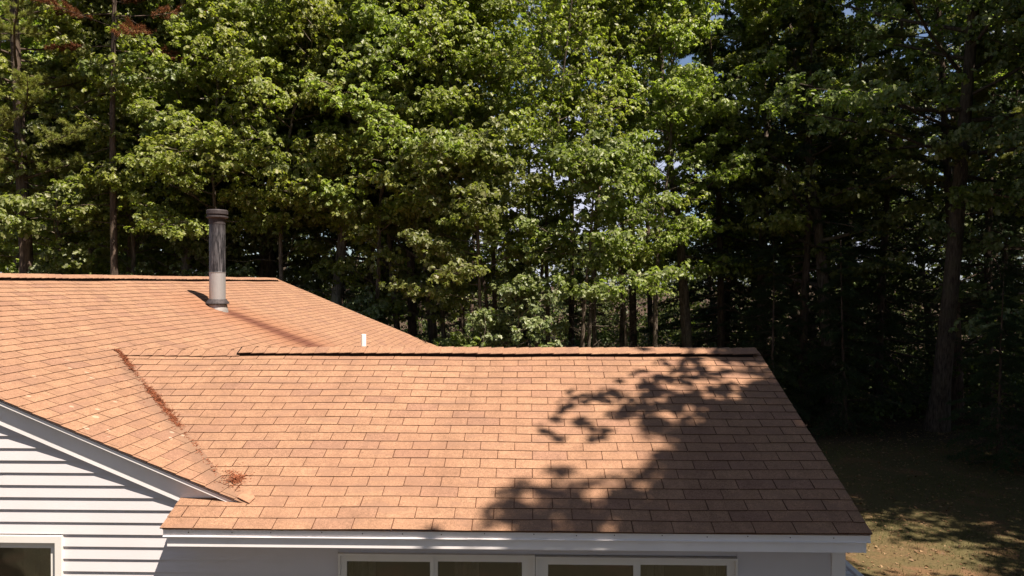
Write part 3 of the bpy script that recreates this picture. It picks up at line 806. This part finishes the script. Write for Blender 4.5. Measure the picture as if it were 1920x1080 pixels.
GROUPS = {"oak_tree": "oak trees of the wood behind the house", "maple_tree": "maple trees of the wood", "birch_tree": "slender trees of the wood", "pine_tree": "pine trees of the wood", "hemlock_tree": "hemlocks in the dark wood", "maple_sapling": "saplings at the edge of the wood", "oak_sapling": "saplings at the edge of the wood"}
CATS = {"oak_tree": "tree", "maple_tree": "tree", "birch_tree": "tree", "pine_tree": "pine tree", "hemlock_tree": "hemlock", "maple_sapling": "sapling", "oak_sapling": "sapling"}
def wx(px, Y):                                          # world x of an image column at depth Y
    return (px - 994.0) / 1341.0 * Y
def tree(kind, x, y, rot, sc, label, group=None, sz=None):
    nm, (tm, cm) = KINDS[kind]
    o = empty(nm, (x, y, ground_z(x, y))); o.rotation_euler = (0, 0, rot); o.scale = (sc, sc, sc * (sz or 1))
    link("trunk", tm, o); link("crown", cm, o)
    tag(o, label, CATS[nm], group or GROUPS[nm]); return o

#        kind     px   depth rot  scale label
FRONT = [
    ("pale", 345, 25.0, 0.3, 1.00, "broad sunlit oak behind the metal flue, with twiggy bare stem"),
    ("oak_a", 300, 27.0, 0.3, 1.00, "oak in the second rank just left of the flue"),
    ("pale", 604, 24.0, 1.9, 1.00, "oak with pale bare trunk rising behind the end of the higher ridge"),
    ("screen", 235, 22.8, 1.2, 0.95, "leafy oak before the others, halfway from the left edge to the flue"),
    ("screen", 420, 22.6, 2.9, 0.92, "leafy oak whose lowest boughs hang right above the flue cap"),
    ("screen", 530, 23.2, 4.1, 1.00, "leafy oak over the end of the higher ridge"),
    ("screen", 690, 22.4, 5.5, 0.98, "leafy oak right of the pale trunked oak"),
    ("screen", 840, 23.0, 3.4, 0.95, "leafy oak over the junction of the two roofs"),
    ("oak_c", 755, 24.6, 2.8, 0.95, "oak in front of the pale trunked one, right of the higher ridge end"),
    ("slim", 840, 24.5, 0.5, 1.00, "slender tree with thin stem left of the sky gap"),
    ("young", 905, 21.5, 4.0, 1.00, "young oak spreading below the left of the sky gap"),
    ("young", 1090, 21.8, 5.1, 1.00, "young oak with low boughs reaching over the far side of the lower ridge"),
    ("tall", 935, 24.5, 3.2, 1.00, "bare stemmed tree on the left side of the sky gap"),
    ("tall", 1030, 26.0, 2.2, 1.00, "bare stemmed tree in the middle of the sky gap"),
    ("tall", 1115, 25.0, 4.6, 0.95, "bare stemmed tree on the right side of the sky gap"),
    ("tall", 985, 30.0, 0.2, 1.10, "farther bare stemmed tree in the sky gap, left one"),
    ("tall", 1165, 29.0, 1.2, 1.08, "farther bare stemmed tree in the sky gap, right one"),
    ("pine_hi", 1070, 33.0, 1.2, 1.00, "high crowned pine far back in the sky gap"),
    ("sparse", 925, 22.8, 0.2, 1.00, "thin leafed tree before the left of the sky gap"),
    ("sparse", 1010, 23.2, 2.2, 1.00, "thin leafed tree before the middle of the sky gap"),
    ("sparse", 1095, 22.9, 4.1, 1.00, "thin leafed tree before the right of the sky gap"),
    ("sparse", 1170, 24.2, 5.3, 1.00, "thin leafed tree between the sky gap and the slender yellow green tree"),
    ("oak_a", 520, 27.5, 4.3, 1.00, "oak filling the second rank right of the flue"),
    ("young", 110, 22.5, 2.3, 1.15, "low oak over the left part of the higher ridge"),
    ("oak_b", 690, 28.5, 5.2, 0.95, "oak behind the pale trunked oak"),
    ("oak_c", 820, 24.0, 3.3, 1.00, "low boughed oak above the descending roof edge"),
    ("slim", 1225, 23.0, 3.9, 1.00, "slender yellow green tree right of the sky gap"),
    ("oak_b", 1290, 26.0, 3.3, 1.00, "oak half in shade at the right edge of the lit wood"),
    ("oak_c", 215, 24.5, 5.7, 1.00, "low crowned oak left of the one behind the flue"),
    ("maple", 480, 25.5, 1.1, 0.95, "maple filling the space just right of the flue"),
    ("oak_b", 30, 29.5, 4.4, 1.0, "oak with shaded lower boughs at the left edge above the ridge"),
    ("big", 1745, 22.8, 0.8, 1.00, "massive dark trunked oak at the lawn's edge on the right"),
    ("oak_a", 1560, 25.0, 2.4, 0.95, "shaded oak with one lit spray left of the massive oak"),
    ("maple", 1985, 21.0, 3.5, 1.15, "shaded maple at the right edge of the picture"),
    ("oak_b", 1420, 27.0, 0.9, 1.00, "dark oak above the right end of the lower ridge"),
    ("pine_a", 45, 21.8, 0.0, 1.00, "tall pine with long bare boughs in the upper left corner"),
    ("pine_dead", 205, 21.6, 1.0, 1.0, "pine with rust coloured dead needles at the upper left"),
    ("pine_a", 630, 30.0, 2.0, 1.00, "dark stemmed pine whose forked top shows above the oaks"),
    ("pine_b", 775, 24.5, 3.0, 0.95, "pine with soft bright tufts between oak boughs, right of the forked pine"),
    ("pine_b", -60, 21.5, 4.4, 0.95, "pine with soft yellow green tufts at the far left"),
    ("pine_b", 1785, 25.5, 1.4, 1.05, "pine trunk in the shade just behind the massive oak"),
    ("hem", 1350, 27.5, 0.4, 1.00, "dark hemlock behind the right half of the lower ridge"),
    ("hem", 1500, 25.5, 1.4, 1.00, "hemlock with low dark boughs right of the ridge end"),
    ("hem", 1640, 27.0, 2.6, 1.00, "hemlock between the ridge end and the massive oak"),
    ("hem", 1840, 26.0, 3.6, 1.05, "hemlock just right of the massive oak"),
    ("hem_s", 1580, 22.6, 0.9, 0.75, "young hemlock at the lawn's edge left of the massive oak"),
    ("hem_s", 1860, 18.0, 2.9, 0.60, "low young hemlock beside the lawn at the right edge"),
    ("hem_s", 1440, 23.0, 4.9, 0.75, "young hemlock just behind the right end of the lower ridge"),
    ("sap_a", 960, 21.0, 0.4, 1.00, "leafy sapling over the middle of the lower ridge"),
    ("sap_b", 850, 20.5, 1.9, 0.85, "low sapling where the two roofs meet the wood"),
    ("sap_b", 770, 21.0, 4.2, 0.8, "sapling beyond the slope of the far roof edge"),
    ("sap_a", 700, 22.8, 5.9, 0.9, "dim sapling in the second gap right of the higher ridge end"),
    ("sap_b", 640, 21.6, 1.3, 1.0, "small sapling beside the pale trunk"),
    ("sap_a", 230, 22.5, 0.7, 1.05, "sapling behind the higher ridge left of the flue"),
    ("sap_a", 60, 22.0, 2.7, 1.10, "sapling over the left end of the higher ridge"),
    ("sap_a", 430, 23.0, 3.7, 1.10, "sapling directly behind the foot of the flue"),
]
for k, px, Y, rot, sc, lab in FRONT: tree(k, wx(px, Y), Y, rot, sc, lab)
MARKS = ["beyond the left picture edge", "above the left end of the higher ridge", "over the higher ridge left of the flue", "just left of the flue", "behind the flue",
         "just right of the flue", "over the end of the higher ridge", "over the descending roof edge", "above the white vent pipe", "where the two roofs meet the wood",
         "left of the sky gap", "under the left part of the sky gap", "under the sky gap", "under the right part of the sky gap", "right of the sky gap", "over the shaded part of the lower ridge",
         "above the right end of the lower ridge", "just right of the lower ridge", "above the far corner of the lawn", "left of the massive oak", "behind the massive oak", "right of the massive oak", "at the right picture edge", "beyond the right picture edge"]
rs = random.Random(77)
BK = ["back", "hem", "back", "pine_b", "back", "hem"]
BL = {"back": "shaded oak", "hem": "dark hemlock", "hem_s": "young dark hemlock", "pine_b": "dark stemmed pine", "pine_hi": "high crowned pine", "oak_a": "half lit oak", "oak_b": "yellow green oak", "oak_c": "low crowned oak", "pine_a": "tall pine"}
n = 0
for row, (Y0, step, rn) in enumerate(((30, 150, "second row"), (36.5, 130, "third row"), (44, 120, "fourth row"))):
    px = -180 + row * 47
    while px < 2100:
        Y = Y0 + rs.uniform(-2, 2); p = px + rs.uniform(-35, 35)
        kind = BK[(n * 5 + row) % 6]
        if row == 0 and p < 1330: kind = ("oak_a", "pine_a", "oak_c", "oak_b")[n % 4]
        gap = 880 < p < 1270
        if gap: kind = "hem_s" if n % 3 else "pine_hi"
        if p > 1330 and row < 2: kind = ("hem", "back", "hem", "back")[n % 4]
        nm = KINDS[kind][0]
        mk = MARKS[int(min(max((p + 120) / 90, 0), 23))]
        tree(kind, wx(p, Y), Y, rs.uniform(0, 6.28), rs.uniform(.9, 1.1) * (.7 if kind == 'hem_s' else 1), BL[kind] + " in the wood's " + rn + ", " + mk, "trees in the " + rn + " of the wood")
        px += step * rs.uniform(.85, 1.15); n += 1
# trees on the sunny side, outside the picture, whose crowns shade the roof end and the lawn
OFF = [("oak_a", 17.2, 18.2, 2.5, 1.2), ("oak_b", 15.6, 15.6, 4.1, 1.15), ("shade", 8.05, 5.2, 1.0, 1.0), ("shade", 7.5, 1.8, 2.4, 1.0), ("oak_c", 11.6, 3.6, 3.0, 1.1), ("sparse", 13.8, 7.6, 5.0, 1.0), ("shade", 12.9, 14.0, 0.5, 1.1), ("back", -12, -14, 2, 1), ("back", 1, -14, 3, 1), ("oak_a", -20, -8, 3, 1), ("oak_a", 9, -11, 3, 1), ("back", -20, -14, 3, 1), ("oak_a", 16.6, 1.5, 2.0, 1.0), ("oak_a", 17.2, 10.6, 0.4, 1.0), ("hem", 15.2, 13.5, 0.4, 1.1), ("big", 20, 15, 3.0, 1.0), ("hem", 18, 19, 3.0, 1.2),
       ("oak_b", 12.5, -2.5, 4.0, 1.0), ("oak_b", 21, 7, 1.0, 1.1), ("hem", 18.6, 16, 1.0, 1.2), ("back", 23, 21, 1, 1), ("back", 19, 11, 4, 1), ("back", 24, 26, 1, 1), ("oak_a", -8, -22, 0, 1), ("hem", -1, -20, 0, 1), ("oak_a", 6, -19, 1, 1), ("back", -15, -19, 1, 1), ("back", 13, -17, 1, 1)]
for i, (k, x, y, r_, s_) in enumerate(OFF):
    tree(k, x, y, r_, s_, "tree of the surrounding wood outside the picture", "trees around the clearing beside the camera")

# the wood that goes on behind: one mass of leaves, and the undergrowth at its foot
def mass(name, n, fpos, L, mat, label, cat, seed, clump):
    rs = np.random.RandomState(seed); nc = n // clump
    cc, rr = fpos(rs, nc)
    C = np.repeat(cc, clump, 0) + unit(rs.normal(size=(nc * clump, 3))) * (rs.uniform(0, 1, (nc * clump, 1)) ** .5) * np.repeat(rr, clump, 0)[:, None] * np.array((1, 1, .6))
    C[:, 2] = np.maximum(C[:, 2], -.6)
    D = unit(rs.normal(size=C.shape)); Nv = unit(rs.normal(size=C.shape) + np.array((0, 0, .7)))
    V, idx, m = leaves(C, D, Nv, L * rs.uniform(.6, 1.3, len(C)), SIMPLE)
    me = mesh_np(name, V, idx, np.arange(len(idx) // m) * m, np.full(len(idx) // m, m), mat)
    return tag(link(name, me), label, cat, None, "stuff")
def far_pos(rs, n):
    Y = rs.uniform(52, 78, n); px = rs.uniform(-350, 2300, n); X = (px - 994) / 1341 * Y
    top = np.where((px > 830) & (px < 1320), 9.5 + 1.5 * np.sin(px / 31.) + 1.2 * np.sin(px / 13.), 19 + 3 * np.sin(px / 47.) + 2 * np.sin(px / 19.))
    return np.stack([X, Y, -.5 + top * rs.uniform(0, 1, n) ** .9], 1), rs.uniform(.8, 1.8, n)
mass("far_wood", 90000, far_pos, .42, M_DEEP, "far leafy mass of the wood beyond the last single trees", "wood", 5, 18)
def und_pos(rs, n):
    Y = 24.5 + 24 * rs.uniform(0, 1, n) ** 1.1; px = rs.uniform(-250, 2200, n); X = (px - 994) / 1341 * Y
    h = 1.6 + 1.1 * np.sin(X * .9) * np.sin(Y * .7 + X * .2) + .02 * (Y - 24) * 3
    return np.stack([X, Y, -.2 + np.maximum(h, .4) * rs.uniform(0, 1, n)], 1), rs.uniform(.3, .8, n)
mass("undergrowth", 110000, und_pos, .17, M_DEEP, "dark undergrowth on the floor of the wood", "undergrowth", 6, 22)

# white slatted deck beside the far corner of the lower wing
deck = empty("deck", (3.3, 8.6, 0)); tag(deck, "white slatted deck platform behind the right corner of the lower wing", "deck")
DZ = 1.02
for i in range(24):
    mb = MB(); mb.box(-.72, .68, -1.75 + i * .145, -1.75 + i * .145 + .115, DZ - .03, DZ); mb.build("slat", M_TRIM, deck)
mb = MB(); mb.box(.69, .76, -1.8, 1.75, DZ - .12, DZ + .03); mb.build("side_rail", M_TRIM, deck)
for y in (-1.7, -.6, .5, 1.6):
    for x in (-.66, .70):
        mb = MB(); mb.box(x, x + .07, y, y + .07, -.05, DZ - .125 if x > 0 else DZ - .032); mb.build("post", M_TRIM, deck)
# short grass and fallen litter on the lawn
rs = np.random.RandomState(12); n = 90000
X = rs.uniform(2.8, 19, n); Y = 7 + 17 * rs.uniform(0, 1, n) ** 1.2
keep = (np.sin(X * 1.3 + np.sin(Y * .9) * 2) + np.sin(Y * 1.7 + X * .6) + rs.normal(size=n) * 1.0) > -.2
X = X[keep]; Y = Y[keep]; n = len(X); Z = np.array([ground_z(a, b) for a, b in zip(X, Y)])
C = np.stack([X, Y, Z], 1); h = rs.uniform(.03, .085, (n, 1)); t = rs.uniform(0, 6.28, n); w = np.stack([np.cos(t), np.sin(t), 0 * t], 1) * .004
V = np.stack([C - w, C + w, C + np.concatenate([rs.normal(size=(n, 2)) * .02, h], 1)], 1).reshape(-1, 3)
M_GRASS = mat_leaf("grass_blade", [(.045, .055, .014), (.080, .085, .024), (.135, .115, .048)], .25, .6, .2)
tag(link("grass", mesh_np("grass", V, np.arange(3 * n), np.arange(n) * 3, np.full(n, 3), M_GRASS)), "short patchy grass on the shaded lawn", "grass", None, "stuff")
n = 13000; X = rs.uniform(2.8, 22, n); Y = 7 + 19 * rs.uniform(0, 1, n); Z = np.array([ground_z(a, b) for a, b in zip(X, Y)]) + .012
C = np.stack([X, Y, Z], 1); D = unit(rs.normal(size=(n, 3)) * np.array((1, 1, .25))); Nv = unit(np.array((0, 0, 1.)) + rs.normal(size=(n, 3)) * .35)
V, idx, m = leaves(C, D, Nv, rs.uniform(.04, .09, n), SIMPLE)
M_LIT = mat_leaf("fallen_leaf", [(.12, .065, .032), (.20, .12, .06), (.26, .17, .09), (.09, .05, .028)], .1, .7, .2, (1, .9, .7))
tag(link("fallen_leaves", mesh_np("fallen_leaves", V, idx, np.arange(len(idx) // m) * m, np.full(len(idx) // m, m), M_LIT)), "brown fallen leaves scattered over the lawn", "leaf litter", None, "stuff")

# dead brush at the foot of the wood
rs = np.random.RandomState(31); segs = []
for i in range(1500):
    Y = rs.uniform(19.6, 27); px = rs.uniform(480, 1330); x = (px - 994) / 1341 * Y
    if x < -2.0 and Y < 19.4: continue
    p = np.array((x, Y, rs.uniform(0, 2.6) * (1 if px < 1000 else .5))); d = unit(rs.normal(size=3) * np.array((1, 1, .6)) + np.array((0, 0, .25)))
    B = curve(rs, p, d, rs.uniform(.5, 2.0), 4, .05, .16); segs.append((B, np.linspace(.010, .003, 5)))
V, F = tubes_np(segs, 3)
tag(link("dead_brush", mesh_np("dead_brush", V, F.ravel(), np.arange(len(F)) * 4, np.full(len(F), 4), M_TWIG)), "tangle of bare dead brush at the foot of the wood", "brush", None, "stuff")
